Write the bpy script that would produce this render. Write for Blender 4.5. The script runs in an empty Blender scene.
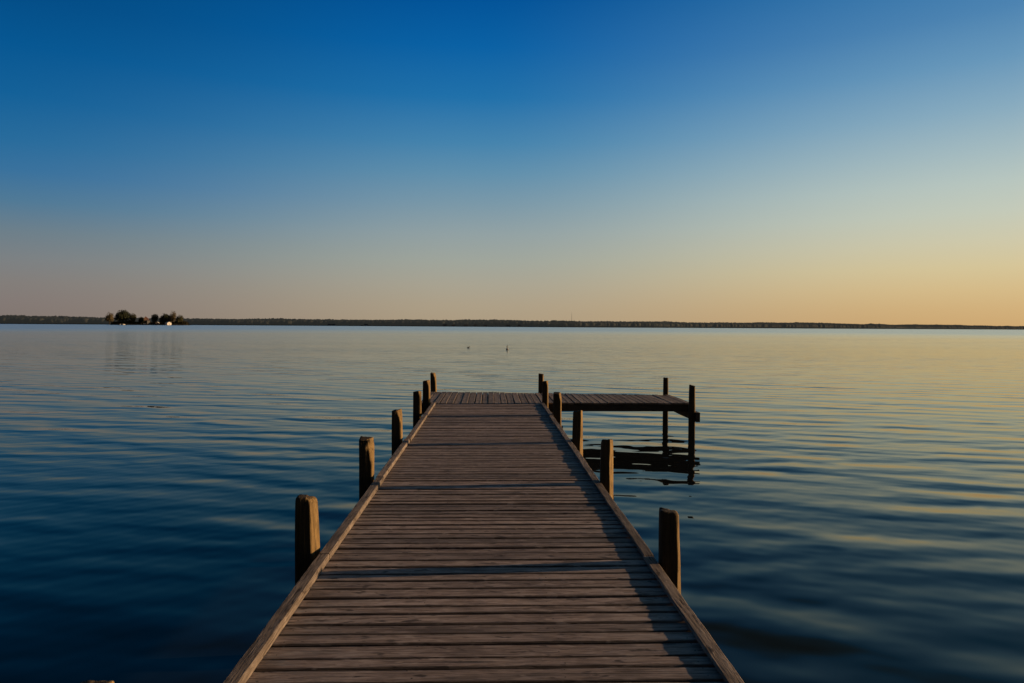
import bpy, math, random
import numpy as np
from mathutils import Vector, Matrix, noise as mnoise

random.seed(7)
R = math.radians
scene = bpy.context.scene
col = scene.collection

# ------------------------------------------------------------------ measures
DECK = 0.70            # deck top above the lake
CAMH = DECK + 1.57     # eye height above the lake
FPX = 683.0            # focal length in pixels of a 1024 px wide picture
YAW, PITCH, ROLL = R(1.93), R(-1.30), R(0.35)
SUN_EL, SUN_AHEAD = R(8.5), R(4.8)
SUN_DIR = Vector((math.cos(SUN_AHEAD) * math.cos(SUN_EL), math.sin(SUN_AHEAD) * math.cos(SUN_EL), math.sin(SUN_EL)))


def s2l(c):
    return tuple(((v / 255) / 12.92 if v / 255 <= 0.04045 else ((v / 255 + 0.055) / 1.055) ** 2.4) for v in c)


# ------------------------------------------------------------------ mesh helper
class MB:
    def __init__(self):
        self.v, self.f, self.rnd, self.edge, self.mi, self.sm = [], [], [], [], [], []

    def add(self, verts, faces, rnd=0.5, mi=0, smooth=False, edge=None):
        o = len(self.v)
        self.v += [tuple(p) for p in verts]
        self.rnd += [rnd] * len(verts)
        self.edge += edge if edge else [0.0] * len(verts)
        for f in faces:
            self.f.append(tuple(i + o for i in f))
            self.mi.append(mi)
            self.sm.append(smooth)

    def box(self, x0, x1, y0, y1, z0, z1, rnd=0.5, mi=0):
        vs = [(x, y, z) for x in (x0, x1) for y in (y0, y1) for z in (z0, z1)]
        fs = [(0, 1, 3, 2), (4, 6, 7, 5), (0, 4, 5, 1), (2, 3, 7, 6), (0, 2, 6, 4), (1, 5, 7, 3)]
        self.add(vs, fs, rnd, mi)

    def build(self, name, mat, parent=None):
        me = bpy.data.meshes.new(name)
        me.from_pydata(self.v, [], self.f)
        for m in (mat if isinstance(mat, (list, tuple)) else [mat]):
            me.materials.append(m)
        me.polygons.foreach_set('material_index', self.mi)
        me.polygons.foreach_set('use_smooth', self.sm)
        a = me.attributes.new('rnd', 'FLOAT', 'POINT')
        a.data.foreach_set('value', self.rnd)
        a = me.attributes.new('edge', 'FLOAT', 'POINT')
        a.data.foreach_set('value', self.edge)
        me.validate()
        me.update()
        o = bpy.data.objects.new(name, me)
        col.objects.link(o)
        if parent:
            o.parent = parent
        return o


def tag(o, label=None, cat=None, group=None, kind=None):
    if label: o['label'] = label
    if cat: o['category'] = cat
    if group: o['group'] = group
    if kind: o['kind'] = kind
    return o


def empty(name, loc):
    o = bpy.data.objects.new(name, None)
    col.objects.link(o)
    o.location = loc
    o.empty_display_size = 0.2
    return o


# ------------------------------------------------------------------ materials
def newmat(name):
    m = bpy.data.materials.new(name)
    m.use_nodes = True
    nt = m.node_tree
    nt.nodes.clear()
    out = nt.nodes.new('ShaderNodeOutputMaterial')
    b = nt.nodes.new('ShaderNodeBsdfPrincipled')
    nt.links.new(b.outputs[0], out.inputs[0])
    return m, nt, b


class NT:
    """small shorthand for wiring nodes"""
    def __init__(self, nt): self.nt = nt

    def n(self, t, **k):
        x = self.nt.nodes.new(t)
        for a, b in k.items(): setattr(x, a, b)
        return x

    def put(self, sock, v):
        if isinstance(v, bpy.types.NodeSocket): self.nt.links.new(v, sock)
        else: sock.default_value = v

    def math(self, op, a, b=0.0, c=0.0, clamp=False):
        x = self.n('ShaderNodeMath', operation=op, use_clamp=clamp)
        self.put(x.inputs[0], a); self.put(x.inputs[1], b)
        if len(x.inputs) > 2: self.put(x.inputs[2], c)
        return x.outputs[0]

    def noise(self, vec, scale, detail=2.0, rough=0.5, dist=0.0):
        x = self.n('ShaderNodeTexNoise')
        self.put(x.inputs['Vector'], vec)
        x.inputs['Scale'].default_value = scale
        x.inputs['Detail'].default_value = detail
        x.inputs['Roughness'].default_value = rough
        x.inputs['Distortion'].default_value = dist
        return x.outputs['Fac']

    def ramp(self, fac, stops, interp='LINEAR'):
        x = self.n('ShaderNodeValToRGB')
        cr = x.color_ramp
        cr.interpolation = interp
        while len(cr.elements) < len(stops): cr.elements.new(0.5)
        for e, (p, c) in zip(cr.elements, stops):
            e.position = p
            e.color = (*c, 1) if len(c) == 3 else c
        self.put(x.inputs[0], fac)
        return x.outputs[0]

    def mix(self, fac, a, b, mode='MIX'):
        x = self.n('ShaderNodeMix', data_type='RGBA', blend_type=mode)
        self.put(x.inputs['Factor'], fac)
        for s, v in ((x.inputs[6], a), (x.inputs[7], b)):
            if isinstance(v, tuple): v = (*v, 1) if len(v) == 3 else v
            self.put(s, v)
        return x.outputs[2]

    def maprange(self, v, a, b, c, d, smooth=False):
        x = self.n('ShaderNodeMapRange')
        if smooth: x.interpolation_type = 'SMOOTHSTEP'
        self.put(x.inputs[0], v)
        for i, q in zip((1, 2, 3, 4), (a, b, c, d)): x.inputs[i].default_value = q
        return x.outputs[0]

    def mapping(self, vec, scale=(1, 1, 1), rot=(0, 0, 0), loc=(0, 0, 0)):
        x = self.n('ShaderNodeMapping')
        self.put(x.inputs['Vector'], vec)
        x.inputs['Scale'].default_value = scale
        x.inputs['Rotation'].default_value = rot
        x.inputs['Location'].default_value = loc
        return x.outputs[0]


def wood(name, axis, dark, mid, pale, bump=0.6, frost=0.0, spec=0.25, low_dark=False, shade=(0.72, 1.12), streak=0.65, spots=0.0):
    """weathered timber; grain runs along the given axis (0, 1, 2) of the part; every board has its own tone"""
    m, nt, b = newmat(name)
    k = NT(nt)
    tc = k.n('ShaderNodeTexCoord').outputs['Object']
    at = k.n('ShaderNodeAttribute', attribute_name='rnd').outputs['Fac']
    off = k.n('ShaderNodeCombineXYZ')
    for i in range(3): k.put(off.inputs[i], k.math('MULTIPLY', at, (37.0, 53.0, 29.0)[i]))
    ad = k.n('ShaderNodeVectorMath', operation='ADD')
    k.put(ad.inputs[0], tc); k.put(ad.inputs[1], off.outputs[0])
    sc = [1.0, 1.0, 1.0]; sc[axis] = 0.06
    g = k.mapping(ad.outputs[0], tuple(sc))
    sc2 = [1.0, 1.0, 1.0]; sc2[axis] = 0.16
    g2 = k.mapping(ad.outputs[0], tuple(sc2))
    fine = k.noise(g, 95.0, 4.0, 0.65, 0.4)
    broad = k.noise(g2, 17.0, 3.0, 0.6, 0.8)
    blotch = k.noise(ad.outputs[0], 3.1, 3.0, 0.6)
    specks = k.noise(g2, 46.0, 2.0, 0.7)
    c = k.ramp(fine, [(0.30, dark), (0.48, mid), (0.70, pale)])
    sc3 = [1.0, 1.0, 1.0]; sc3[axis] = 0.02
    crack = k.noise(k.mapping(ad.outputs[0], tuple(sc3)), 60.0, 2.0, 0.5, 1.2)
    c = k.mix(k.maprange(crack, 0.63, 0.68, 0.0, 0.85), c, (0.02, 0.015, 0.012))
    c = k.mix(k.maprange(broad, 0.35, 0.68, 0.0, streak), c, k.mix(0.5, c, dark))
    c = k.mix(k.maprange(blotch, 0.5, 0.7, 0.0, 0.6), c, k.mix(0.6, c, pale))
    c = k.mix(k.maprange(blotch, 0.46, 0.3, 0.0, 0.6), c, k.mix(0.6, c, dark))
    c = k.mix(k.maprange(specks, 0.64, 0.75, 0.0, 0.75), c, (0.018, 0.013, 0.01))
    if frost:
        # scuffed, bleached wood towards the ends of the boards
        ox = k.n('ShaderNodeSeparateXYZ'); k.put(ox.inputs[0], tc)
        e = k.maprange(k.math('ABSOLUTE', ox.outputs[0]), 0.45, 1.05, 0.0, 1.0, True)
        w = k.math('MULTIPLY', e, k.maprange(k.noise(g2, 24.0, 4.0, 0.75), 0.48, 0.66, 0.0, frost))
        c = k.mix(w, c, (0.27, 0.25, 0.235))
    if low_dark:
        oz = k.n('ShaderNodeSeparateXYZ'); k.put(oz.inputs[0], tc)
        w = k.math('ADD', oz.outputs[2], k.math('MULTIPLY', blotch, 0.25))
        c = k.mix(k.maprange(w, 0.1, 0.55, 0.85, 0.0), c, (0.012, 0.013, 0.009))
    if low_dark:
        # painted shade: sides turned away from the sun are coloured nearly black
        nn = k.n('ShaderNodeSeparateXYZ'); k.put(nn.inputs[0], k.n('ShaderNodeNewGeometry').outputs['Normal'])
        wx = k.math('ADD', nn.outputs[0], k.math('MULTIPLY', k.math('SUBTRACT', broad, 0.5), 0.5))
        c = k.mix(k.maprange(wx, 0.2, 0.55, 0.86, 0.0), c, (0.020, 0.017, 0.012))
    if spots:
        # damp grime gathers along the edges of the boards
        eg = k.n('ShaderNodeAttribute', attribute_name='edge').outputs['Fac']
        eg = k.math('ADD', eg, k.math('MULTIPLY', k.math('SUBTRACT', blotch, 0.5), 1.1))
        c = k.mix(k.maprange(eg, 0.35, 0.9, 0.0, 0.72), c, (0.030, 0.022, 0.018))
        # knots, nail stains and small worn flecks, a few centimetres long
        sc4 = [1.0, 1.0, 1.0]; sc4[axis] = 0.3
        m4 = k.mapping(ad.outputs[0], tuple(sc4))
        kn = k.noise(m4, 26.0, 2.0, 0.6, 0.3)
        c = k.mix(k.maprange(kn, 0.61, 0.69, 0.0, 0.85), c, (0.035, 0.025, 0.02))
        c = k.mix(k.maprange(kn, 0.42, 0.30, 0.0, 0.7), c, pale)
        md = k.noise(k.mapping(ad.outputs[0], tuple(sc4), (0, 0, 0), (7, 3, 5)), 8.0, 3.0, 0.6)
        c = k.mix(k.maprange(md, 0.5, 0.68, 0.0, 0.75), c, dark)
    tone = k.maprange(at, 0.0, 1.0, shade[0], shade[1])
    cb = k.n('ShaderNodeCombineColor')
    for i in range(3): k.put(cb.inputs[i], tone)
    c = k.mix(1.0, c, cb.outputs[0], 'MULTIPLY')
    k.put(b.inputs['Base Color'], c)
    k.put(b.inputs['Roughness'], k.maprange(fine, 0.2, 0.8, 0.9, 0.68))
    b.inputs['Specular IOR Level'].default_value = spec
    bp = k.n('ShaderNodeBump')
    bp.inputs['Strength'].default_value = bump
    bp.inputs['Distance'].default_value = 0.006
    k.put(bp.inputs['Height'], k.math('ADD', fine, k.math('MULTIPLY', broad, 0.8)))
    k.put(b.inputs['Normal'], bp.outputs[0])
    return m


M = {}
M['plank'] = wood('weathered_planks', 0, (0.10, 0.074, 0.062), (0.262, 0.198, 0.168), (0.44, 0.355, 0.31), 0.8, frost=0.9, spec=0.4, shade=(0.66, 1.55), streak=0.25, spots=1.0)
M['plank_long'] = wood('weathered_platform_planks', 1, (0.10, 0.078, 0.062), (0.25, 0.195, 0.158), (0.37, 0.30, 0.25), 0.6)
M['rail'] = wood('weathered_rail', 1, (0.085, 0.066, 0.052), (0.22, 0.175, 0.142), (0.34, 0.28, 0.235), 1.0, shade=(0.75, 1.15), spots=1.0)
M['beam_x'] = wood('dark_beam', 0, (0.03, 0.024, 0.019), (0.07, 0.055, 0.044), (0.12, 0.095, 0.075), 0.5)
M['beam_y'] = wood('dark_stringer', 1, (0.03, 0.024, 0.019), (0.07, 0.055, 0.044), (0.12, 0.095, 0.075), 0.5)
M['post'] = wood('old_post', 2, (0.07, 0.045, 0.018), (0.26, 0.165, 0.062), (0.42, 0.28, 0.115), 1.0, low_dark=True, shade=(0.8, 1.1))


def plain(name, c, c2=None, scale=2.0, rough=0.85, spec=0.2):
    m, nt, b = newmat(name)
    k = NT(nt)
    tc = k.n('ShaderNodeTexCoord').outputs['Object']
    if c2 is None: c2 = tuple(v * 0.72 for v in c)
    k.put(b.inputs['Base Color'], k.mix(k.maprange(k.noise(tc, scale, 3.0, 0.6), 0.3, 0.7, 0.0, 1.0), c, c2))
    b.inputs['Roughness'].default_value = rough
    b.inputs['Specular IOR Level'].default_value = spec
    return m


def foliage(name, a, c, haze_glow=None):
    m, nt, b = newmat(name)
    k = NT(nt)
    at = k.n('ShaderNodeAttribute', attribute_name='rnd').outputs['Fac']
    k.put(b.inputs['Base Color'], k.ramp(at, [(0.0, a), (1.0, c)]))
    b.inputs['Roughness'].default_value = 0.9
    b.inputs['Specular IOR Level'].default_value = 0.1
    if haze_glow:      # leaves glow faintly to stand in for evening haze and lift their dark sides
        b.inputs['Emission Color'].default_value = (*haze_glow, 1)
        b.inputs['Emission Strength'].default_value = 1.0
    return m


M['leaf_dark'] = foliage('dark_leaves', (0.018, 0.024, 0.018), (0.055, 0.062, 0.034))
M['leaf_brown'] = foliage('brownish_leaves', (0.085, 0.07, 0.044), (0.2, 0.16, 0.09))
M['leaf_olive'] = foliage('olive_leaves', (0.045, 0.048, 0.028), (0.11, 0.105, 0.055))
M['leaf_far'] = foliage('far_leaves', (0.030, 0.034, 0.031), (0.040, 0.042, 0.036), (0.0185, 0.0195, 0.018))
M['bark'] = plain('bark', (0.06, 0.045, 0.035), None, 0.8)
M['white'] = plain('white_paint', (0.74, 0.72, 0.69), (0.6, 0.58, 0.55), 0.5, 0.6)
M['red_roof'] = plain('red_tiles', (0.32, 0.12, 0.09), (0.24, 0.09, 0.07), 1.0)
M['grey_roof'] = plain('grey_roofing', (0.12, 0.11, 0.11), None, 1.0)
M['brick'] = plain('brown_brick', (0.30, 0.19, 0.15), (0.24, 0.15, 0.11), 2.0)
M['glass'] = plain('dark_glass', (0.02, 0.025, 0.03), None, 1.0, 0.15, 0.5)
M['pale_wall'] = plain('pale_render', (0.19, 0.19, 0.185), (0.14, 0.14, 0.14), 0.5)
M['land'] = plain('dark_land', (0.035, 0.038, 0.026), (0.05, 0.048, 0.032), 0.05)
M['reed'] = foliage('reeds', (0.03, 0.028, 0.018), (0.07, 0.06, 0.035))
M['dark'] = plain('dark_feathers', (0.13, 0.118, 0.10), (0.18, 0.165, 0.14), 20.0, 0.7)
M['pale_feather'] = plain('pale_feathers', (0.42, 0.40, 0.36), (0.34, 0.32, 0.29), 20.0, 0.7)
M['beak'] = plain('beak_horn', (0.25, 0.16, 0.06), None, 20.0, 0.5)
M['pole_wood'] = plain('bleached_pole', (0.22, 0.21, 0.19), None, 9.0, 0.8)
M['steel'] = plain('grey_steel', (0.12, 0.12, 0.125), None, 0.5, 0.6)
M['tar'] = plain('tarred_wood', (0.09, 0.084, 0.075), None, 9.0, 0.8)


def water_material():
    m, nt, b = newmat('lake_water')
    k = NT(nt)
    P = k.n('ShaderNodeNewGeometry').outputs['Position']
    sep = k.n('ShaderNodeSeparateXYZ'); k.put(sep.inputs[0], P)
    ln = k.n('ShaderNodeVectorMath', operation='LENGTH'); k.put(ln.inputs[0], P)
    dist = ln.outputs['Value']
    cen = lambda f: k.math('SUBTRACT', f, 0.5)
    breeze = k.noise(k.mapping(P, (1 / 30, 1 / 9, 1)), 1.0, 2.0, 0.5)
    gust = k.maprange(breeze, 0.32, 0.68, 0.6, 1.35)
    # ripples: a summed wave field, crests running a little askew to the jetty; phases wander so that no train repeats
    wander = k.math('MULTIPLY', cen(k.noise(k.mapping(P, (0.35, 0.5, 1)), 1.0, 2.0, 0.5)), 7.0)
    wander2 = k.math('MULTIPLY', cen(k.noise(k.mapping(P, (1.3, 1.9, 1), (0, 0, 0), (5, 9, 0)), 1.0, 2.0, 0.5)), 5.0)
    rw = random.Random(12)
    sx = sy = None
    bands = [(1.2, 2.6, 5, 11, 0.0098), (0.66, 1.1, 9, 13, 0.0128), (0.36, 0.6, 7, 22, 0.0052), (0.18, 0.33, 6, 30, 0.0036)]
    for lo, hi, cnt, spread, amp_ in bands:
        for q in range(cnt):
            lam = lo * (hi / lo) ** ((q + rw.random()) / cnt)
            th = R(90 + (-16) + rw.gauss(0, spread))        # direction of travel
            kx, ky = 2 * math.pi / lam * math.cos(th), 2 * math.pi / lam * math.sin(th)
            d = k.n('ShaderNodeVectorMath', operation='DOT_PRODUCT')
            k.put(d.inputs[0], P); d.inputs[1].default_value = (kx, ky, 0)
            ph = k.math('MULTIPLY_ADD', wander if q % 2 else wander2, rw.uniform(0.6, 1.2) * (0.6 if lo > 1 else 1.0), rw.uniform(0, 6.28))
            c_ = k.math('COSINE', k.math('ADD', d.outputs['Value'], ph))
            a_ = amp_ * rw.uniform(0.7, 1.25)
            ax, ay = a_ * math.cos(th), a_ * math.sin(th)
            sx = k.math('MULTIPLY', c_, ax) if sx is None else k.math('MULTIPLY_ADD', c_, ax, sx)
            sy = k.math('MULTIPLY', c_, ay) if sy is None else k.math('MULTIPLY_ADD', c_, ay, sy)
    amp = k.math('MULTIPLY', gust, k.maprange(dist, 6.0, 45.0, 1.0, 0.78))
    nx = k.math('MULTIPLY', k.math('MULTIPLY', sx, amp), -1.0)
    ny = k.math('MULTIPLY', k.math('MULTIPLY', sy, amp), -1.0)
    cx = k.n('ShaderNodeCombineXYZ')
    k.put(cx.inputs[0], nx); k.put(cx.inputs[1], ny); cx.inputs[2].default_value = 1.0
    nm = k.n('ShaderNodeVectorMath', operation='NORMALIZE'); k.put(nm.inputs[0], cx.outputs[0])
    # open water far out is ruffled by the wind
    edge = k.math('ADD', dist, k.math('MULTIPLY', cen(k.noise(k.mapping(P, (1 / 400, 1 / 60, 1)), 1.0, 3.0, 0.6)), 140.0))
    far = k.maprange(edge, 130.0, 400.0, 0.0, 0.12, True)
    # peaty water: dim body colour under a slightly absorbing mirror
    rough = k.math('ADD', k.maprange(dist, 10.0, 110.0, 0.022, 0.105), far)
    fr = k.n('ShaderNodeFresnel'); fr.inputs['IOR'].default_value = 1.29
    k.put(fr.inputs['Normal'], nm.outputs[0])
    gl = k.n('ShaderNodeBsdfGlossy')
    k.put(gl.inputs['Roughness'], rough); k.put(gl.inputs['Normal'], nm.outputs[0])
    k.put(gl.inputs['Color'], k.mix(k.maprange(fr.outputs[0], 0.04, 0.55, 0.0, 1.0), (1.0, 0.88, 0.70), (0.96, 1.0, 0.97)))
    df = k.n('ShaderNodeBsdfDiffuse'); df.inputs['Color'].default_value = (0.0085, 0.0105, 0.0115, 1)
    ms = k.n('ShaderNodeMixShader')
    k.put(ms.inputs[0], fr.outputs[0]); k.put(ms.inputs[1], df.outputs[0]); k.put(ms.inputs[2], gl.outputs[0])
    nt.links.new(ms.outputs[0], nt.nodes['Material Output'].inputs[0])
    nt.nodes.remove(b)
    return m


M['water'] = water_material()

# ------------------------------------------------------------------ sky and sun
world = bpy.data.worlds.new('World')
scene.world = world
world.use_nodes = True
wt = world.node_tree
wt.nodes.clear()
k = NT(wt)
wout = k.n('ShaderNodeOutputWorld')
bg = k.n('ShaderNodeBackground')
wt.links.new(bg.outputs[0], wout.inputs[0])
sky = k.n('ShaderNodeTexSky')
sky.sky_type = 'NISHITA'
sky.sun_disc = False
sky.sun_elevation = SUN_EL
sky.sun_rotation = math.pi / 2 - SUN_AHEAD
sky.air_density = 1.0
sky.dust_density = 1.5
sky.ozone_density = 3.0
tc = k.n('ShaderNodeTexCoord')
sp = k.n('ShaderNodeSeparateXYZ')
wt.links.new(tc.outputs['Generated'], sp.inputs[0])
X, Y, Z = sp.outputs
zc = k.math('MAXIMUM', Z, 0.0)
hor = k.math('SQRT', k.math('MAXIMUM', k.math('SUBTRACT', 1.0, k.math('MULTIPLY', Z, Z)), 1e-5))
side = k.math('DIVIDE', X, hor)             # -1 away from the sun ... +1 towards it


def skyramp(rows, cosaz):
    st = []
    for y, c in rows:
        e = math.atan((326 - y) * cosaz / FPX) if y > -400 else math.pi / 2
        st.append((max(0.0, math.sin(e)), s2l(c)))
    st.sort()
    return k.ramp(zc, st, 'LINEAR')


CL = skyramp([(326, (130, 118, 112)), (305, (132, 122, 118)), (285, (131, 126, 123)), (262, (124, 129, 132)), (235, (108, 127, 139)),
              (205, (78, 121, 151)), (175, (54, 113, 158)), (145, (36, 107, 157)), (100, (14, 96, 153)), (50, (2, 86, 146)), (0, (0, 76, 134)),
              (-80, (0, 70, 122)), (-140, (14, 52, 80)), (-220, (15, 38, 56)), (-500, (13, 29, 43))], math.cos(R(35)))
CC = skyramp([(326, (174, 156, 129)), (305, (175, 161, 137)), (285, (171, 165, 147)), (262, (162, 167, 157)), (235, (148, 163, 165)),
              (205, (124, 154, 170)), (175, (98, 145, 174)), (145, (70, 133, 175)), (100, (32, 114, 172)), (50, (8, 98, 166)), (0, (0, 83, 153)),
              (-20, (0, 80, 148)), (-90, (22, 66, 98)), (-200, (22, 46, 64)), (-500, (17, 32, 46))], 1.0)
CR = skyramp([(326, (207, 168, 114)), (305, (212, 178, 125)), (285, (216, 189, 138)), (262, (216, 199, 154)), (235, (209, 203, 172)),
              (205, (198, 204, 187)), (175, (186, 200, 193)), (145, (168, 190, 194)), (100, (138, 173, 193)), (50, (105, 153, 188)), (0, (78, 133, 179)),
              (-80, (42, 114, 168)), (-140, (50, 92, 120)), (-220, (46, 68, 82)), (-500, (25, 38, 49))], math.cos(R(37)))
CS = skyramp([(326, (246, 196, 118)), (285, (250, 210, 142)), (235, (244, 216, 170)), (175, (222, 216, 196)), (100, (168, 194, 204)),
              (0, (88, 148, 190)), (-150, (80, 112, 138)), (-500, (28, 42, 54))], 1.0)
c = k.mix(k.maprange(side, 0.0, -0.62, 0.0, 1.0, True), CC, CL)
c = k.mix(k.maprange(side, -0.03, 0.66, 0.0, 1.0, True), c, CR)
c = k.mix(k.maprange(side, 0.615, 1.0, 0.0, 1.0), c, CS)
back = k.maprange(Y, -0.55, 0.25, 0.2, 1.0, True)      # unseen sky behind the camera, dimmed to keep the post fronts dark
bk = k.n('ShaderNodeVectorMath', operation='SCALE')
wt.links.new(c, bk.inputs[0]); k.put(bk.inputs['Scale'], back)
c = bk.outputs[0]
nis = k.n('ShaderNodeVectorMath', operation='SCALE')
wt.links.new(sky.outputs[0], nis.inputs[0])
nis.inputs['Scale'].default_value = 0.05
c = k.mix(0.03, c, nis.outputs[0])
wt.links.new(c, bg.inputs[0])
bg.inputs[1].default_value = 1.0

sun = bpy.data.lights.new('sun', 'SUN')
sun.energy = 4.8
sun.angle = R(0.53)
sun.color = (1.0, 0.64, 0.33)
so = bpy.data.objects.new('sun', sun)
so.rotation_euler = SUN_DIR.to_track_quat('Z', 'Y').to_euler()
so.location = (30, 0, 20)
col.objects.link(so)

# ------------------------------------------------------------------ camera
cam = bpy.data.cameras.new('camera')
cam.sensor_width = 36.0
cam.lens = 36.0 * FPX / 1024.0
cam.clip_start = 0.05
cam.clip_end = 30000
co = bpy.data.objects.new('camera', cam)
Rm = Matrix.Rotation(-YAW, 4, 'Z') @ Matrix.Rotation(R(90) + PITCH, 4, 'X') @ Matrix.Rotation(ROLL, 4, 'Z')
co.matrix_world = Matrix.Translation((0, 0, CAMH)) @ Rm
col.objects.link(co)
scene.camera = co


def far_x(px, depth):
    """world x of a picture column at a given distance along the jetty's direction"""
    return depth * math.tan(math.atan((px - 512) / FPX) + YAW)


# ------------------------------------------------------------------ lake
mb = MB()
mb.add([(-9000, -400, 0), (9000, -400, 0), (9000, 9000, 0), (-9000, 9000, 0)], [(0, 1, 2, 3)])
tag(mb.build('water', M['water']), kind='structure')

# ------------------------------------------------------------------ jetty
jetty = tag(empty('jetty', (0, 0, 0)),
            'long weathered wooden jetty with mooring posts and a side platform over the lake', 'jetty')


def plank(mb, axis, a0, a1, b0, b1, top, thick, rnd, seg=14):
    """one board with worn, rounded edges: long from a0 to a1, across from b0 to b1"""
    bev = random.uniform(0.004, 0.009)
    tilt = random.uniform(-0.008, 0.008)
    prof = [(b0, -thick), (b0, -bev), (b0 + bev, 0), (b0 + 0.024, 0), ((b0 + b1) / 2, -random.uniform(0, 0.002)), (b1 - 0.024, 0), (b1 - bev, 0), (b1, -bev), (b1, -thick)]
    ed = [1, 1, 0.75, 0, 0, 0, 0.75, 1, 1]
    ph = random.uniform(0, 100)
    vs, fs = [], []
    n = len(prof)
    for i in range(seg + 1):
        t = i / seg
        a = a0 + (a1 - a0) * t
        wob = 0.0032 * mnoise.noise((a * 1.7, ph, 0))
        wz = 0.003 * mnoise.noise((a * 1.3, ph, 5))
        for b, z in prof:
            e = 0.0022 * mnoise.noise((a * 6, ph + b * 31, 9))
            q = (a, b + wob + e, top + z + wz + (b - (b0 + b1) / 2) * tilt + e * 0.5)
            vs.append(q if axis == 0 else (q[1], q[0], q[2]))
    for i in range(seg):
        for j in range(n):
            A, B = i * n + j, i * n + (j + 1) % n
            f = (A, B, B + n, A + n)
            fs.append(f if axis == 0 else f[::-1])
    fs.append(tuple(range(n))[::-1] if axis == 0 else tuple(range(n)))
    fs.append(tuple(range(seg * n, seg * n + n)) if axis == 0 else tuple(range(seg * n, seg * n + n))[::-1])
    mb.add(vs, fs, rnd, edge=[float(q) for q in ed] * (seg + 1))


# walkway boards
mb = MB()
CENTRES = []
y = -2.6
YE = 13.70
prev = 0.5
while y < YE - 0.05:
    w = random.uniform(0.096, 0.138)
    if y + w > YE: w = YE - y
    r = min(1, max(0, 0.25 * prev + 0.75 * random.random() + random.uniform(-0.15, 0.15)))
    prev = r
    CENTRES.append((y + w / 2, w))
    plank(mb, 0, -1.125 + random.uniform(-0.008, 0.006), 1.125 + random.uniform(-0.006, 0.008), y, y + w - random.choice((0.010, 0.012, 0.014, 0.018, 0.009, 0.022)),
          DECK + random.uniform(-0.005, 0.002), 0.04, r, 26)
    y += w
mb.build('walkway_deck', M['plank'], jetty)
mb = MB()
rn = random.Random(3)
for yc, w in CENTRES:
    for xs_ in (-1.0, -0.35, 0.35, 1.0):
        for o in (-0.27, 0.27):
            if rn.random() < 0.25: continue
            xq, yq, r = xs_ + rn.uniform(-0.015, 0.015), yc + o * w + rn.uniform(-0.006, 0.006), rn.uniform(0.0035, 0.0055)
            mb.add([(xq + r * math.cos(t * math.pi / 3), yq + r * math.sin(t * math.pi / 3), DECK + 0.0025) for t in range(6)], [(0, 1, 2, 3, 4, 5)])
tag(mb.build('nail_heads', M['tar'], jetty), kind='stuff')

# low rails along both edges, in lengths butted at the posts
BAYS = [-2.6, 0.1, 2.32, 4.56, 6.9, 9.2, 11.75, 13.74]


def edge_rail(side, y0, y1, h, idx):
    mb = MB()
    n = 30
    w = 0.074
    ph = side * 50 + idx * 7.3
    skew0, skew1 = random.uniform(-0.006, 0.006), random.uniform(-0.006, 0.006)
    vs, fs = [], []
    for i in range(n + 1):
        t = i / n
        yy = y0 + 0.003 + (y1 - y0 - 0.006) * t
        bow = skew0 * (1 - t) + skew1 * t + 0.006 * mnoise.noise((yy * 0.9, ph, 0))
        xi = 1.052 + bow + 0.003 * mnoise.noise((yy * 8, ph, 2))
        xo = 1.052 + w + bow + 0.004 * mnoise.noise((yy * 9, ph, 4))
        z0 = DECK + 0.0035
        zt = DECK + h + 0.004 * mnoise.noise((yy * 2.2, ph, 6))
        b = 0.006
        for x, z in ((xi, z0), (xi, zt - b), (xi + b, zt), (xo - b, zt), (xo, zt - b), (xo, z0)):
            vs.append((side * x, yy, z))
    m = 6
    for i in range(n):
        for j in range(m):
            A, B = i * m + j, i * m + (j + 1) % m
            f = (A, A + m, B + m, B)
            fs.append(f if side > 0 else f[::-1])
    fs.append(tuple(range(m)) if side > 0 else tuple(range(m))[::-1])
    fs.append(tuple(range(n * m, n * m + m))[::-1] if side > 0 else tuple(range(n * m, n * m + m)))
    mb.add(vs, fs, random.random())
    return mb.build('edge_rail', M['rail'], jetty)


for i in range(len(BAYS) - 1):
    edge_rail(-1, BAYS[i], BAYS[i + 1], 0.046, i)
    edge_rail(1, BAYS[i], BAYS[i + 1], 0.022, i)

# stringers and cross beams under the walkway
for x in (-1.0, -0.35, 0.35, 1.0):
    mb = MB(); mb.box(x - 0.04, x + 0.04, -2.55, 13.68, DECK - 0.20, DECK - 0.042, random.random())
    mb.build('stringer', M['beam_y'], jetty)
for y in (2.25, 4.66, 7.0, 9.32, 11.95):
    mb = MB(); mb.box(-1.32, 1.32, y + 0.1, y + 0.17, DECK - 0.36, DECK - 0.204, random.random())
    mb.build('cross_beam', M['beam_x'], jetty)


# platform at the end, its boards run the other way
def back_edge(x): return 16.22 - (x + 1.38) * 0.118


mb = MB()
x = -1.38
prev = 0.5
while x < 4.16:
    w = random.uniform(0.125, 0.15)
    if x + w > 4.19: w = 4.19 - x
    r = random.random()
    y0 = 13.93 + random.uniform(-0.012, 0.012)
    if -1.19 < x < 1.06: y0 = 13.74 + random.uniform(-0.006, 0.004)
    plank(mb, 1, y0, back_edge(x) + random.uniform(-0.03, 0.03), x, x + w - random.choice((0.008, 0.012, 0.016)),
          DECK + 0.004 + random.uniform(-0.004, 0.004), 0.032, r, 10)
    x += w
mb.build('platform_deck', M['plank_long'], jetty)


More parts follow.
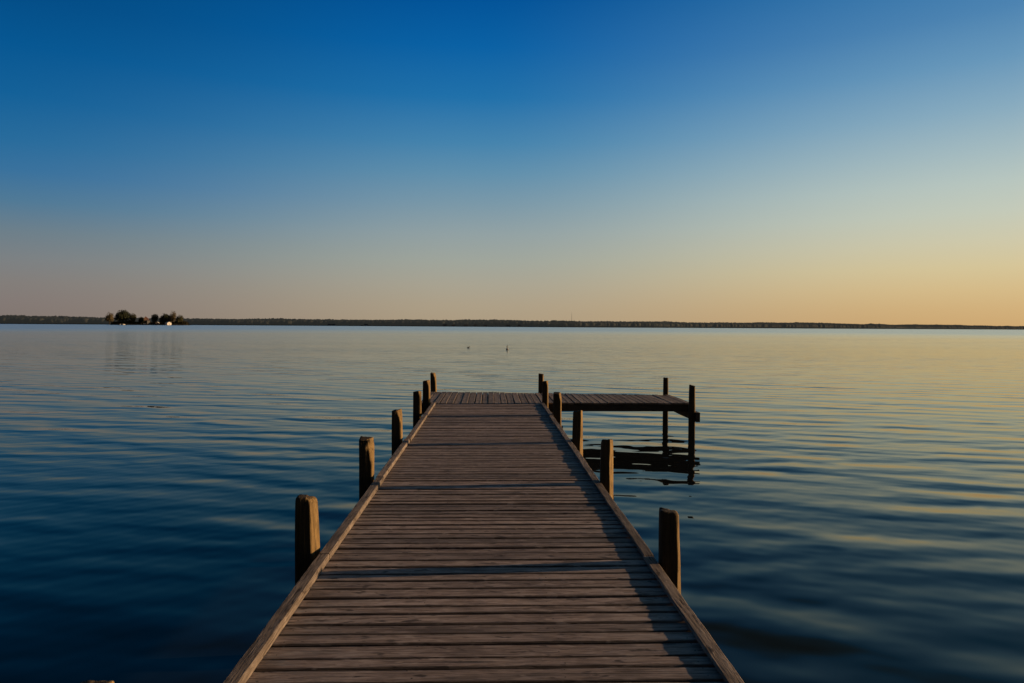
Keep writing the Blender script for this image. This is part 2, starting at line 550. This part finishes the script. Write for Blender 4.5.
def beam(name, p0, p1, w, z0, z1, mat, seg=10):
    """a sawn beam between two plan points"""
    d = Vector((p1[0] - p0[0], p1[1] - p0[1]))
    nrm = Vector((-d.y, d.x)).normalized() * (w / 2)
    ph = random.uniform(0, 90)
    mb = MB(); vs = []; fs = []
    for i in range(seg + 1):
        t = i / seg
        c = Vector(p0) + d * t
        j = 0.004 * mnoise.noise((t * 5, ph, 0)); q = 0.004 * mnoise.noise((t * 5, ph, 7))
        for sgn, z in ((-1, z0 + q), (-1, z1 + j), (1, z1 + j), (1, z0 + q)):
            vs.append((c.x + sgn * nrm.x, c.y + sgn * nrm.y, z))
    for i in range(seg):
        for jn in range(4):
            A, B = i * 4 + jn, i * 4 + (jn + 1) % 4
            fs.append((A, A + 4, B + 4, B))
    fs.append((0, 1, 2, 3)); fs.append((seg * 4 + 3, seg * 4 + 2, seg * 4 + 1, seg * 4))
    mb.add(vs, fs, random.random())
    return mb.build(name, mat, jetty)


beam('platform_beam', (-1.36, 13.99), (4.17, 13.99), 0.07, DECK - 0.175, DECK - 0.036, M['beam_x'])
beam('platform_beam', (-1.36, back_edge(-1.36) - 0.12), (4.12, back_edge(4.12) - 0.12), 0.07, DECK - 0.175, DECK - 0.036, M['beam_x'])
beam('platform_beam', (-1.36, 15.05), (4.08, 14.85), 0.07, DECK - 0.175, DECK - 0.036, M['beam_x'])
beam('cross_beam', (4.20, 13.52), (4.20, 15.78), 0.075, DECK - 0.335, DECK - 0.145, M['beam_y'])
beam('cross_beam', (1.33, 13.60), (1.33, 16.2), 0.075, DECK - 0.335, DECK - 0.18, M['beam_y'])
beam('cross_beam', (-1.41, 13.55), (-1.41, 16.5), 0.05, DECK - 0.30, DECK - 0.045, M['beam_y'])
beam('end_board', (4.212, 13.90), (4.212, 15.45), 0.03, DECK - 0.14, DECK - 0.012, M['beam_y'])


def post(x, y, w, top, square=0.0, rot=0.0, taper=0.93, chamfer=(0.0, 0.0), crown=0.02, facet=None, lean=(0, 0), label=None, slope=None):
    """old driven pile: x, y, width, top height above the lake. square 0 round ... 1 hewn square;
    chamfer (cut depth, height) on the sunny side of the top; facet (angle, distance) an axe-planed flat"""
    r0 = w / 2
    n = 64
    ph = random.uniform(0, 500)
    sl, sa_ = random.uniform(0.08, 0.26), random.uniform(0, 6.28)
    if slope is not None: sl = slope
    zs = [-1.3, -0.4, 0.0, 0.25]
    z = 0.4
    while z < top - 0.05:
        zs.append(z); z += 0.035
    prof = [(top - crown, 1.0), (top - crown * 0.6, 0.985), (top - crown * 0.28, 0.95), (top - crown * 0.08, 0.86), (top, 0.68)]
    zs = [q for q in zs if q < top - crown - 0.01]
    rings = [(q, 1.0) for q in zs] + prof
    vs, fs = [], []
    for z, kk in rings:
        t = max(0.0, (z - (top - 0.75)) / 0.75)
        tap = 1.0 - (1 - taper) * t ** 2.2
        for j in range(n):
            a = 2 * math.pi * j / n
            p = 2 + square * 6
            ca, sa = math.cos(a - rot), math.sin(a - rot)
            r = (abs(ca) ** p + abs(sa) ** p) ** (-1 / p)
            r *= r0 * tap * (1 + 0.055 * mnoise.noise((ca * 1.5, sa * 1.5, z * 1.6 + ph)) + 0.022 * mnoise.noise((ca * 7, sa * 7, z * 3 + ph)))
            r *= 1 - 0.16 * max(0.0, mnoise.noise((ca * 6 + ph, sa * 6, z * 0.7)) - 0.22)
            if facet:
                fa, fd = facet[0], facet[1] * r0 * (1 + 0.12 * mnoise.noise((ph, 3, z * 5)) + 0.05 * mnoise.noise((ph, 9, z * 17)))
                cd = math.cos(a - fa)
                if cd > 0.05: r = min(r, fd / cd)
            if chamfer[1] > 0 and z > top - chamfer[1] * 1.6:
                u = (z - (top - chamfer[1])) / chamfer[1]
                u = max(0.0, u)
                lim = r0 * (0.98 - chamfer[0] * u ** 0.8)
                cd = math.cos(a + R(24))
                if cd > 0.05: r = min(r, lim / cd)
            r *= kk
            dz = (0.008 * mnoise.noise((ca * 2, sa * 2, ph)) + sl * r * math.cos(a - sa_)) if kk < 0.999 else 0
            vs.append((x + r * math.cos(a) + lean[0] * (z - 0.6), y + r * math.sin(a) + lean[1] * (z - 0.6), z + dz))
    m = len(rings)
    for i in range(m - 1):
        for j in range(n):
            A, B = i * n + j, i * n + (j + 1) % n
            fs.append((A, B, B + n, A + n))
    fs.append(tuple(range(n))[::-1])
    c = len(vs)
    vs.append((x + lean[0] * (top - 0.6), y + lean[1] * (top - 0.6), top + 0.001))
    for j in range(n):
        fs.append(((m - 1) * n + j, (m - 1) * n + (j + 1) % n, c))
    mb = MB(); mb.add(vs, fs, random.random(), smooth=True)
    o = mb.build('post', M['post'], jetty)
    if label: o['label'] = label
    return o


T = DECK
# left row, from the near end outwards
post(-1.244, 2.14, 0.150, T + 0.434, 0.5, R(5), 0.86, crown=0.018, slope=0.02)
post(-1.225, 4.66, 0.148, T + 0.402, 0.75, R(-3), 0.84, crown=0.045, facet=(R(-16), 0.82), lean=(-0.02, 0), label='dark hewn post with a broad sunlit planed face')
post(-1.240, 6.98, 0.142, T + 0.415, 0.9, R(2), 0.99, (0.6, 0.13), 0.010)
post(-1.240, 9.30, 0.142, T + 0.42, 0.85, R(1), 0.94, (0.55, 0.09), 0.012, lean=(-0.01, 0))
post(-1.245, 11.95, 0.140, T + 0.42, 0.85, R(1), 0.97, (0.25, 0.05), 0.012)
post(-1.238, 13.66, 0.142, T + 0.47, 0.7, R(-8), 0.94, (0.4, 0.06), 0.012, lean=(-0.01, 0))
post(-1.318, 16.42, 0.140, T + 0.43, 0.6, R(-5), 0.92, (0.7, 0.10), 0.014, lean=(-0.03, 0))
# right row
post(1.212, 4.48, 0.146, T + 0.349, 0.4, R(-9), 0.86, crown=0.022, facet=(R(-30), 0.97), lean=(-0.02, 0))
post(1.183, 6.76, 0.134, T + 0.440, 0.4, R(-8), 0.86, crown=0.035, facet=(R(-42), 0.84), label='post with a rounded top and a long pale planed face')
post(1.203, 9.17, 0.148, T + 0.430, 0.35, R(-6), 0.86, crown=0.025, facet=(R(-38), 0.93))
post(1.210, 11.98, 0.148, T + 0.394, 0.7, R(-7), 0.96, (0.5, 0.08), 0.012)
post(1.150, 13.84, 0.128, T + 0.455, 0.5, R(-7), 0.92, (0.4, 0.06), 0.014)
post(1.235, 16.10, 0.125, T + 0.445, 0.4, R(-7), 0.94, crown=0.014)
# outer corner of the platform
post(4.095, 15.66, 0.118, T + 0.395, 0.4, R(-8), 0.92, crown=0.012)
post(4.112, 13.66, 0.128, T + 0.395, 0.4, R(-8), 0.86, crown=0.014)

# ------------------------------------------------------------------ two marks out on the lake
bx, by = far_x(468.3, 70), 70.0
bird = tag(empty('waterbird', (bx, by, 0)), 'small dark waterbird floating on the open lake beyond the jetty', 'bird')


def ellipsoid(mb, c, r, rotz=0.0, n=12, m=8, rnd=0.5, mi=0, fn=None):
    vs, fs = [], []
    cz, sz = math.cos(rotz), math.sin(rotz)
    for i in range(1, m):
        t = math.pi * i / m
        for j in range(n):
            p = 2 * math.pi * j / n
            v = Vector((r[0] * math.sin(t) * math.cos(p), r[1] * math.sin(t) * math.sin(p), r[2] * math.cos(t)))
            if fn: v = fn(v)
            vs.append((c[0] + v.x * cz - v.y * sz, c[1] + v.x * sz + v.y * cz, c[2] + v.z))
    for i in range(m - 2):
        for j in range(n):
            A, B = i * n + j, i * n + (j + 1) % n
            fs.append((A, A + n, B + n, B))
    a = len(vs); vs.append((c[0], c[1], c[2] + r[2])); b = a + 1; vs.append((c[0], c[1], c[2] - r[2]))
    for j in range(n):
        fs.append((a, j, (j + 1) % n))
        fs.append((b, (m - 2) * n + (j + 1) % n, (m - 2) * n + j))
    mb.add(vs, fs, rnd, mi, True)


def birdbody(neck, body_mat, root, rz):
    mb = MB()
    # one continuous skin: tail, back, breast, neck, head swept along a spine
    spine = [(-0.21, 0.10, 0.008), (-0.16, 0.085, 0.045), (-0.08, 0.065, 0.085), (0.02, 0.06, 0.10), (0.10, 0.07, 0.085), (0.15, 0.10, 0.055),
             (0.165, 0.14 + 0.3 * neck, 0.036), (0.165, 0.17 + 0.6 * neck, 0.032), (0.185, 0.20 + 0.9 * neck, 0.040), (0.22, 0.205 + 0.9 * neck, 0.032), (0.25, 0.195 + 0.9 * neck, 0.012)]
    n = 10
    vs, fs = [], []
    for i, (px, pz, r) in enumerate(spine):
        a, b = spine[max(0, i - 1)], spine[min(len(spine) - 1, i + 1)]
        t = Vector((b[0] - a[0], 0, b[1] - a[1])).normalized()
        u = Vector((0, 1, 0)); v = t.cross(u)
        for j in range(n):
            q = 2 * math.pi * j / n
            d = u * math.cos(q) * r + v * math.sin(q) * r * (0.8 if i < 6 else 1)
            vs.append((px + d.x, d.y, pz + d.z))
    for i in range(len(spine) - 1):
        for j in range(n):
            A, B = i * n + j, i * n + (j + 1) % n
            fs.append((A, B, B + n, A + n))
    fs.append(tuple(range(n))[::-1]); fs.append(tuple(range(len(vs) - n, len(vs))))
    mb.add(vs, fs, 0.5, 0, True)
    o = mb.build('body', body_mat, root)
    mb = MB()
    z = 0.196 + 0.9 * neck
    mb.add([(0.245, -0.012, z), (0.245, 0.012, z), (0.245, 0, z + 0.016), (0.31, 0, z - 0.006)], [(0, 2, 1), (0, 1, 3), (1, 2, 3), (2, 0, 3)])
    mb.build('beak', M['beak'], root)
    for s in (-1, 1):
        mb = MB()
        ellipsoid(mb, (-0.04, s * 0.075, 0.085), (0.15, 0.025, 0.055), 0, 10, 7)
        mb.build('wing', body_mat, root)
    root.rotation_euler = (0, 0, rz)
    root.scale = (0.72, 0.72, 0.72)


birdbody(0.0, M['dark'], bird, R(-20))

px_, py_ = far_x(507.3, 66), 66.0
pole = tag(empty('marker_pole', (px_, py_, 0)), 'thin brownish marker pole standing in the lake with a pale collar at the waterline', 'marker pole')
mb = MB()
vs, fs = [], []
for i, z in enumerate((-1.2, 0.0, 0.25, 0.42, 0.45)):
    r = (0.028, 0.026, 0.024, 0.02, 0.01)[i]
    for j in range(10):
        vs.append((r * math.cos(j * math.pi / 5) + 0.02 * z, r * math.sin(j * math.pi / 5), z))
for i in range(4):
    for j in range(10):
        A, B = i * 10 + j, i * 10 + (j + 1) % 10
        fs.append((A, B, B + 10, A + 10))
fs.append(tuple(range(40, 50)))
mb.add(vs, fs, 0.5, 0, True)
mb.build('shaft', M['pole_wood'], pole)
mb = MB(); ellipsoid(mb, (0, 0, 0.05), (0.13, 0.13, 0.07), 0, 14, 8); mb.build('collar', M['pale_feather'], pole)
mb = MB(); ellipsoid(mb, (-0.02, 0, 0.25), (0.06, 0.05, 0.06), 0, 12, 8); mb.build('knob', M['pole_wood'], pole)

# ------------------------------------------------------------------ far shore with its woods


def shore_y(x):
    return 1650 + max(0.0, x - 200) * 0.62 + 25 * mnoise.noise((x * 0.004, 3, 0))


def shore_h(px):
    """height of the tree line above the water line, in pixels of the photograph"""
    pts = [(-300, 8.8), (0, 8.4), (60, 7.6), (110, 6.6), (240, 6.4), (300, 6.5), (400, 6.4), (470, 6.8), (560, 6.4), (640, 6.2), (720, 5.6), (820, 5.9), (860, 5.0), (940, 4.2), (1024, 3.4), (1400, 2.6)]
    for (a, u), (b, v) in zip(pts, pts[1:]):
        if a <= px <= b: return u + (v - u) * (px - a) / (b - a)
    return 3.0


mb = MB()
vs, fs = [], []
xs = [(-3600 + i * 40) for i in range(220)]
for xq in xs:
    sy = shore_y(xq)
    vs += [(xq, sy, -0.5), (xq, sy + 6, 0.7), (xq, sy + 60, 2.0), (xq, sy + 600, 6.0)]
for i in range(len(xs) - 1):
    for j in range(3):
        A = i * 4 + j
        fs.append((A, A + 4, A + 5, A + 1))
mb.add(vs, fs)
tag(mb.build('far_shore', M['land']), kind='structure')

# crown template: a coarse faceted lump, jittered for every crown
import bmesh
bm = bmesh.new()
bmesh.ops.create_icosphere(bm, subdivisions=1, radius=1.0)
ICO0_V = [v.co.copy() for v in bm.verts]
ICO0_F = [tuple(v.index for v in f.verts) for f in bm.faces]
bm.free()

rng = random.Random(31)
mb = MB()
x = -2600.0
while x < 4200:
    sy = shore_y(x)
    for row in range(4):
        yq = sy + 8 + row * 9 + rng.uniform(-4, 4)
        az = math.atan2(x, yq) - YAW
        if abs(az) > R(42): continue
        px = 512 + FPX * math.tan(az)
        H = shore_h(px) * yq / FPX * 0.98
        lump = 1 + 0.20 * mnoise.noise((x * 0.009, row * 0.6, 0)) + 0.08 * mnoise.noise((x * 0.04, row * 9, 2))
        h = H * (0.76 + 0.08 * row) * lump * rng.uniform(0.93, 1.03)
        w = rng.uniform(5.5, 10.0) * (1 if h > 9 else 0.8)
        sh = rng.uniform(0.6, 1.0)
        cxx = x + rng.uniform(-3, 3)
        s = rng.uniform(0, 100)
        tone = rng.random()
        V = []
        for v in ICO0_V:
            q = 1 + 0.35 * mnoise.noise(v * 1.6 + Vector((s, 0, 0)))
            V.append((cxx + v.x * w * q, yq + v.y * w * q, 1.0 + h * 0.52 + v.z * h * 0.5 * (1 + 0.25 * (q - 1))))
        mb.add(V, ICO0_F, tone, 0, True)
    x += 2.3
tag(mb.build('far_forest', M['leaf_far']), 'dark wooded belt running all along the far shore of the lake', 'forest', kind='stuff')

# pale low houses along it


def pale_house(w, d, hw, hr, x, y, z):
    mb = MB()
    mb.box(-w / 2, w / 2, -d / 2, d / 2, 0, hw, 0.5, 0)
    e = 0.4
    vs = [(-w / 2 - e, -d / 2 - e, hw - 0.05), (w / 2 + e, -d / 2 - e, hw - 0.05), (w / 2 + e, d / 2 + e, hw - 0.05), (-w / 2 - e, d / 2 + e, hw - 0.05), (-w / 2 - e, 0, hw + hr), (w / 2 + e, 0, hw + hr)]
    mb.add(vs, [(0, 1, 5, 4), (2, 3, 4, 5), (0, 4, 3), (1, 2, 5), (3, 2, 1, 0)], 0.5, 1)
    o = mb.build('far_house', [M['pale_wall'], M['grey_roof']])
    o.location = (x, y, z)
    return o


for i, px in enumerate((331.5, 366, 445, 453.5, 466, 475.5, 485.5, 508, 519)):
    xq = far_x(px, 1640)
    yq = shore_y(xq) - 2
    w = (17, 8, 9, 7, 9, 7, 8, 8, 6)[i]
    o = pale_house(w, 7, 2.6 + (i % 3) * 0.4, 1.6, far_x(px, yq), yq, 0.3)
    if i == 0: tag(o, 'long pale low building on the far shore, widest of those under the dark treeline', 'house', 'pale houses along the far shore')
    else: tag(o, 'small faint pale house on the far shore under the dark treeline', 'house', 'pale houses along the far shore')


def mast(px, y, top, base, label, wdt):
    root = tag(empty('radio_mast', (far_x(px, y), y, base)), label, 'radio mast')
    mb = MB()
    for sx in (-1, 1):
        for sy in (-1, 1):
            b0, b1 = wdt, wdt * 0.35
            a = 0.09
            vs = [(sx * b0 + dx, sy * b0 + dy, 0) for dx, dy in ((-a, -a), (a, -a), (a, a), (-a, a))] + [(sx * b1 + dx, sy * b1 + dy, top) for dx, dy in ((-a, -a), (a, -a), (a, a), (-a, a))]
            mb.add(vs, [(0, 1, 5, 4), (1, 2, 6, 5), (2, 3, 7, 6), (3, 0, 4, 7), (4, 5, 6, 7)])
    for q in range(1, 9):
        t = q / 8.5
        hw = wdt * (1 - 0.65 * t)
        mb.box(-hw, hw, -hw, hw, top * t - 0.08, top * t + 0.08)
    mb.build('lattice', M['steel'], root)
    mb = MB(); mb.box(-0.12, 0.12, -0.12, 0.12, top, top * 1.18)
    mb.build('antenna', M['steel'], root)


mast(571.5, shore_y(200) + 120, 32, 2, 'thin radio mast rising above the far treeline right of centre', 0.6)

# ------------------------------------------------------------------ the wooded island
ID = 1250.0
PX = ID / FPX
mb = MB()
vs, fs = [], []
n = 60
icx = (far_x(104, ID) + far_x(184, ID)) / 2
hl = (far_x(184, ID) - far_x(104, ID)) / 2
for kq, (rr, z) in enumerate(((1.04, -0.6), (1.0, 0.35), (0.9, 1.0), (0.5, 1.5))):
    for j in range(n):
        a = 2 * math.pi * j / n
        q = 1 + 0.08 * mnoise.noise((math.cos(a) * 2, math.sin(a) * 2, 4))
        vs.append((icx + hl * rr * q * math.cos(a), ID + 22 + 26 * rr * q * math.sin(a), z))
for kq in range(3):
    for j in range(n):
        A, B = kq * n + j, kq * n + (j + 1) % n
        fs.append((A, B, B + n, A + n))
fs.append(tuple(range(3 * n, 4 * n)))
mb.add(vs, fs, smooth=True)
tag(mb.build('island', M['land']), kind='structure')


def tree(name, label, px, yoff, w, h, mat, base=0.12, group='trees on the island', lobes=None, seed=0):
    """px centre column, w and h in metres"""
    rg = random.Random(seed)
    w, h = w * 1.25, h * 1.47
    yq = ID + yoff
    x0 = far_x(px, yq)
    root = tag(empty(name, (x0, yq, 0.9)), label, 'tree', group)
    # trunk with limbs
    mb = MB()
    def limb(p0, p1, r0, r1):
        d = (p1 - p0).normalized()
        u = d.orthogonal().normalized(); v = d.cross(u)
        V = [p0 + (u * math.cos(i * math.pi / 4) + v * math.sin(i * math.pi / 4)) * r0 for i in range(8)] + [p1 + (u * math.cos(i * math.pi / 4) + v * math.sin(i * math.pi / 4)) * r1 for i in range(8)]
        mb.add([tuple(q) for q in V], [(i, (i + 1) % 8, 8 + (i + 1) % 8, 8 + i) for i in range(8)], 0.5, 0, True)
    tr = 0.035 * h
    limb(Vector((0, 0, -0.6)), Vector((0.1, 0, h * 0.35)), tr, tr * 0.7)
    limb(Vector((0.1, 0, h * 0.35)), Vector((0.0, 0.2, h * 0.8)), tr * 0.7, tr * 0.2)
    for q in range(6):
        a = rg.uniform(0, 6.28)
        limb(Vector((0.1, 0, h * rg.uniform(0.25, 0.5))), Vector((math.cos(a) * w * 0.33, math.sin(a) * w * 0.33, h * rg.uniform(0.5, 0.75))), tr * 0.4, tr * 0.1)
    mb.build('trunk', M['bark'], root)
    # crown: leaf clumps spread through a few lobes
    mb = MB()
    if lobes is None:
        lobes = [(0, 0.54, 0.42, 0.43), (0, 0.54, 0.42, 0.43)]
        for q in range(7):
            a = q / 7 * 6.28 + rg.uniform(-0.3, 0.3)
            lobes.append((0.26 * math.cos(a), rg.uniform(0.38, 0.70), 0.25, rg.uniform(0.22, 0.27), 0.26 * math.sin(a)))
    tot = 2600
    for q in range(tot):
        L = rg.choice(lobes)
        lx, lz, rw, rh = L[:4]
        ly = L[4] if len(L) > 4 else 0
        d = Vector((rg.gauss(0, 1), rg.gauss(0, 1), rg.gauss(0, 1))).normalized()
        rad = rg.random() ** 0.25 * (1 + 0.2 * mnoise.noise(d * 2.2 + Vector((seed * 3.1 + lx * 9, 0, lz * 7))))
        c = Vector((lx * w + d.x * rw * w * rad, ly * w + d.y * rw * w * rad, max(h * base, lz * h + d.z * rh * h * rad)))
        s = rg.uniform(0.5, 1.0) * max(0.7, w / 17)
        nn = (d + Vector((rg.uniform(-.7, .7), rg.uniform(-.7, .7), rg.uniform(-.4, .8)))).normalized()
        u = nn.orthogonal().normalized(); v = nn.cross(u)
        a = rg.uniform(0, 6.28)
        u, v = u * math.cos(a) + v * math.sin(a), v * math.cos(a) - u * math.sin(a)
        mb.add([tuple(c - u * s), tuple(c + v * s * 0.6), tuple(c + u * s), tuple(c - v * s * 0.6)], [(0, 1, 2, 3)], rg.random())
    mb.build('crown', mat, root)
    return root


# (columns and heights as seen in the photograph)
tree('broadleaf_tree', 'brownish squat tree standing apart at the left end of the island', 109.5, 43, 12.0, 16.0, M['leaf_brown'], seed=1)
tree('broadleaf_tree', 'broad dark domed tree, the largest crown on the island', 122.6, 20, 21.5, 19.5, M['leaf_dark'], 0.12, seed=2)
tree('broadleaf_tree', 'smaller dark tree leaning against the right side of the broad domed tree', 132.8, 24, 10.0, 15.0, M['leaf_olive'], seed=3)
tree('broadleaf_tree', 'round dark tree standing alone right of the red-roofed house', 154.8, 22, 10.5, 14.2, M['leaf_dark'], seed=5)
tree('broadleaf_tree', 'wide dark sloping tree directly behind the bright white shed', 165.0, 24, 16.0, 14.5, M['leaf_dark'], seed=6)
tree('broadleaf_tree', 'tall brownish sunlit tree rising right of the bright white shed', 172.8, 27, 10.0, 18.8, M['leaf_brown'], 0.1, seed=7)
tree('broadleaf_tree', 'rounded olive tree at the right end of the island', 179.6, 20, 11.0, 13.0, M['leaf_olive'], seed=8)
tree('broadleaf_tree', 'low dark tree just left of the red-roofed house', 141.3, 30, 8.0, 10.5, M['leaf_dark'], seed=4)

# low scrub along the island's bank
mb = MB()
rg = random.Random(5)
for q in range(4200):
    a = rg.uniform(0, 2 * math.pi)
    rr = rg.uniform(0.55, 0.97)
    xx = icx + hl * rr * math.cos(a); yy = ID + 22 + 26 * rr * math.sin(a)
    hgt = rg.uniform(0.4, 2.6) * (1 + 1.2 * max(0, mnoise.noise((xx * 0.09, yy * 0.05, 0))))
    if yy < ID + 8: hgt = min(hgt, 1.2)
    elif yy > ID + 16: hgt *= 2.4
    s = rg.uniform(0.5, 1.1)
    a2 = rg.uniform(0, 3.14)
    dx, dy = math.cos(a2) * s, math.sin(a2) * s
    mb.add([(xx - dx, yy - dy, 0.3), (xx + dx, yy + dy, 0.3), (xx + dx * 0.6 + rg.uniform(-.3, .3), yy, 0.5 + hgt), (xx - dx * 0.7, yy + rg.uniform(-.3, .3), 0.5 + hgt * 0.8)], [(0, 1, 2, 3)], rg.random())
tag(mb.build('island_scrub', M['reed']), 'low dark scrub and reeds covering the bank of the island', 'scrub', kind='stuff')


def gable_house(name, label, cat, px, yoff, w, d, hw, hr, wall, roof, z=0.9, ridge='x', rot=0.0, windows=2, group=None):
    yq = ID + yoff
    w, d, hw, hr = w * 1.2, d * 1.2, hw * 1.3, hr * 1.3
    root = tag(empty(name, (far_x(px, yq), yq, z)), label, cat, group)
    mb = MB()
    if ridge == 'x':
        vs = [(-w / 2, -d / 2, -0.6), (w / 2, -d / 2, -0.6), (w / 2, d / 2, -0.6), (-w / 2, d / 2, -0.6), (-w / 2, -d / 2, hw), (w / 2, -d / 2, hw), (w / 2, d / 2, hw), (-w / 2, d / 2, hw), (-w / 2, 0, hw + hr), (w / 2, 0, hw + hr)]
        fs = [(0, 1, 5, 4), (2, 3, 7, 6), (1, 2, 6, 9, 5), (3, 0, 4, 8, 7)]
        e = 0.35
        rv = [(-w / 2 - e, -d / 2 - e, hw - 0.1), (w / 2 + e, -d / 2 - e, hw - 0.1), (w / 2 + e, d / 2 + e, hw - 0.1), (-w / 2 - e, d / 2 + e, hw - 0.1), (-w / 2 - e, 0, hw + hr + 0.12), (w / 2 + e, 0, hw + hr + 0.12)]
        rf = [(0, 1, 5, 4), (2, 3, 4, 5)]
    else:
        vs = [(-w / 2, -d / 2, -0.6), (w / 2, -d / 2, -0.6), (w / 2, d / 2, -0.6), (-w / 2, d / 2, -0.6), (-w / 2, -d / 2, hw), (w / 2, -d / 2, hw), (w / 2, d / 2, hw), (-w / 2, d / 2, hw), (0, -d / 2, hw + hr), (0, d / 2, hw + hr)]
        fs = [(0, 1, 5, 8, 4), (2, 3, 7, 9, 6), (1, 2, 6, 5), (3, 0, 4, 7)]
        e = 0.35
        rv = [(-w / 2 - e, -d / 2 - e, hw - 0.1), (-w / 2 - e, d / 2 + e, hw - 0.1), (0, d / 2 + e, hw + hr + 0.12), (0, -d / 2 - e, hw + hr + 0.12), (w / 2 + e, -d / 2 - e, hw - 0.1), (w / 2 + e, d / 2 + e, hw - 0.1)]
        rf = [(0, 3, 2, 1), (3, 4, 5, 2)]
    mb.add(vs, fs); mb.build('wall', wall, root)
    mb = MB(); mb.add(rv, rf); rfo = mb.build('roof', roof, root)
    sm = rfo.modifiers.new('thickness', 'SOLIDIFY'); sm.thickness = 0.15
    for q in range(windows):
        xw = -w / 2 + w * (q + 1) / (windows + 1)
        mb = MB(); mb.box(xw - 0.4, xw + 0.4, -d / 2 - 0.05, -d / 2 + 0.02, 0.5, min(1.9, hw - 0.2))
        mb.build('window', M['glass'], root)
    root.rotation_euler = (0, 0, rot)
    return root


R45 = R(38)
gable_house('house', 'brown house with a steep red roof between the trees at the middle of the island', 'house', 145.8, 42, 7.5, 7.0, 7.2, 4.4, M['brick'], M['red_roof'], ridge='y', rot=R45 * 0.6, windows=2)
gable_house('annexe', 'pale upper annexe beside the red-roofed house on the island', 'house', 148.3, 37, 4.0, 4.0, 5.4, 1.2, M['pale_wall'], M['grey_roof'], rot=R45, windows=1)
gable_house('shed', 'bright white sunlit shed at the water under the tall brownish tree', 'shed', 168.2, 1, 6.8, 6.0, 2.7, 1.5, M['white'], M['white'], z=0.5, ridge='y', rot=R(55), windows=1)
gable_house('boathouse', 'small boathouse with a pale slanting roof below the lone round tree', 'boathouse', 157.6, 2, 4.2, 4.0, 2.2, 1.6, M['brick'], M['white'], z=0.8, ridge='y', rot=R(12), windows=1)
gable_house('hut', 'tiny white hut by the water below the red-roofed house', 'hut', 144.6, 0, 3.0, 3.0, 1.3, 0.7, M['white'], M['grey_roof'], z=0.5, rot=R(50), windows=1)


def boat(label, px, yoff, L, rot):
    yq = ID + yoff
    root = tag(empty('motorboat', (far_x(px, yq), yq, 0)), label, 'boat', 'white boats moored at the island')
    mb = MB(); vs = []; fs = []
    for i in range(9):
        t = i / 8
        b = 0.85 * (1 - max(0, (t - 0.45) / 0.55) ** 2.2)
        xq = -L / 2 + L * t
        sh = 0.75 + 0.35 * t * t
        vs += [(xq, -b, sh), (xq, -b * 0.75, -0.15), (xq, b * 0.75, -0.15), (xq, b, sh)]
    for i in range(8):
        for j in range(4):
            A, B = i * 4 + j, i * 4 + (j + 1) % 4
            fs.append((A, A + 4, B + 4, B))
    fs.append((0, 1, 2, 3))
    mb.add(vs, fs); mb.build('hull', M['white'], root)
    mb = MB()
    mb.add([(-L * .2, -.6, .8), (L * .18, -.6, .9), (L * .18, .6, .9), (-L * .2, .6, .8), (-L * .16, -.5, 1.65), (L * .08, -.5, 1.65), (L * .08, .5, 1.65), (-L * .16, .5, 1.65)],
           [(0, 1, 5, 4), (1, 2, 6, 5), (2, 3, 7, 6), (3, 0, 4, 7), (4, 5, 6, 7)])
    cb = mb.build('cabin', M['white'], root)
    mb = MB(); mb.box(-L * .12, L * .06, -0.565, -0.54, 1.1, 1.45); mb.build('window', M['glass'], root)
    root.rotation_euler = (0, 0, rot)


boat('small white cabin boat moored under the broad dark tree, left of two', 120.4, -6, 4.6, R(110))
boat('small white cabin boat moored under the broad dark tree, right of two', 124.0, -6, 5.2, R(65))

# low pale landing stage
lx0, lx1 = far_x(127, ID - 5), far_x(133.5, ID - 5)
stage = tag(empty('landing_stage', ((lx0 + lx1) / 2, ID - 5, 0)), 'low pale landing stage along the bank right of the moored boats', 'landing stage')
hw = (lx1 - lx0) / 2
mb = MB(); mb.box(-hw, hw, -0.8, 0.8, 0.55, 0.75); mb.build('deck', M['pale_wall'], stage)
for q in range(4):
    mb = MB(); xq = -hw + 0.5 + q * (2 * hw - 1) / 3
    mb.box(xq - 0.1, xq + 0.1, -0.9, -0.7, -1, 1.1); mb.build('leg', M['tar'], stage)

# ------------------------------------------------------------------ picture settings
scene.view_settings.view_transform = 'Standard'
scene.view_settings.look = 'None'
scene.view_settings.exposure = 0
scene.view_settings.gamma = 1
scene.cycles.use_denoising = True
scene.cycles.max_bounces = 6
scene.render.resolution_x = 1024
scene.render.resolution_y = 683
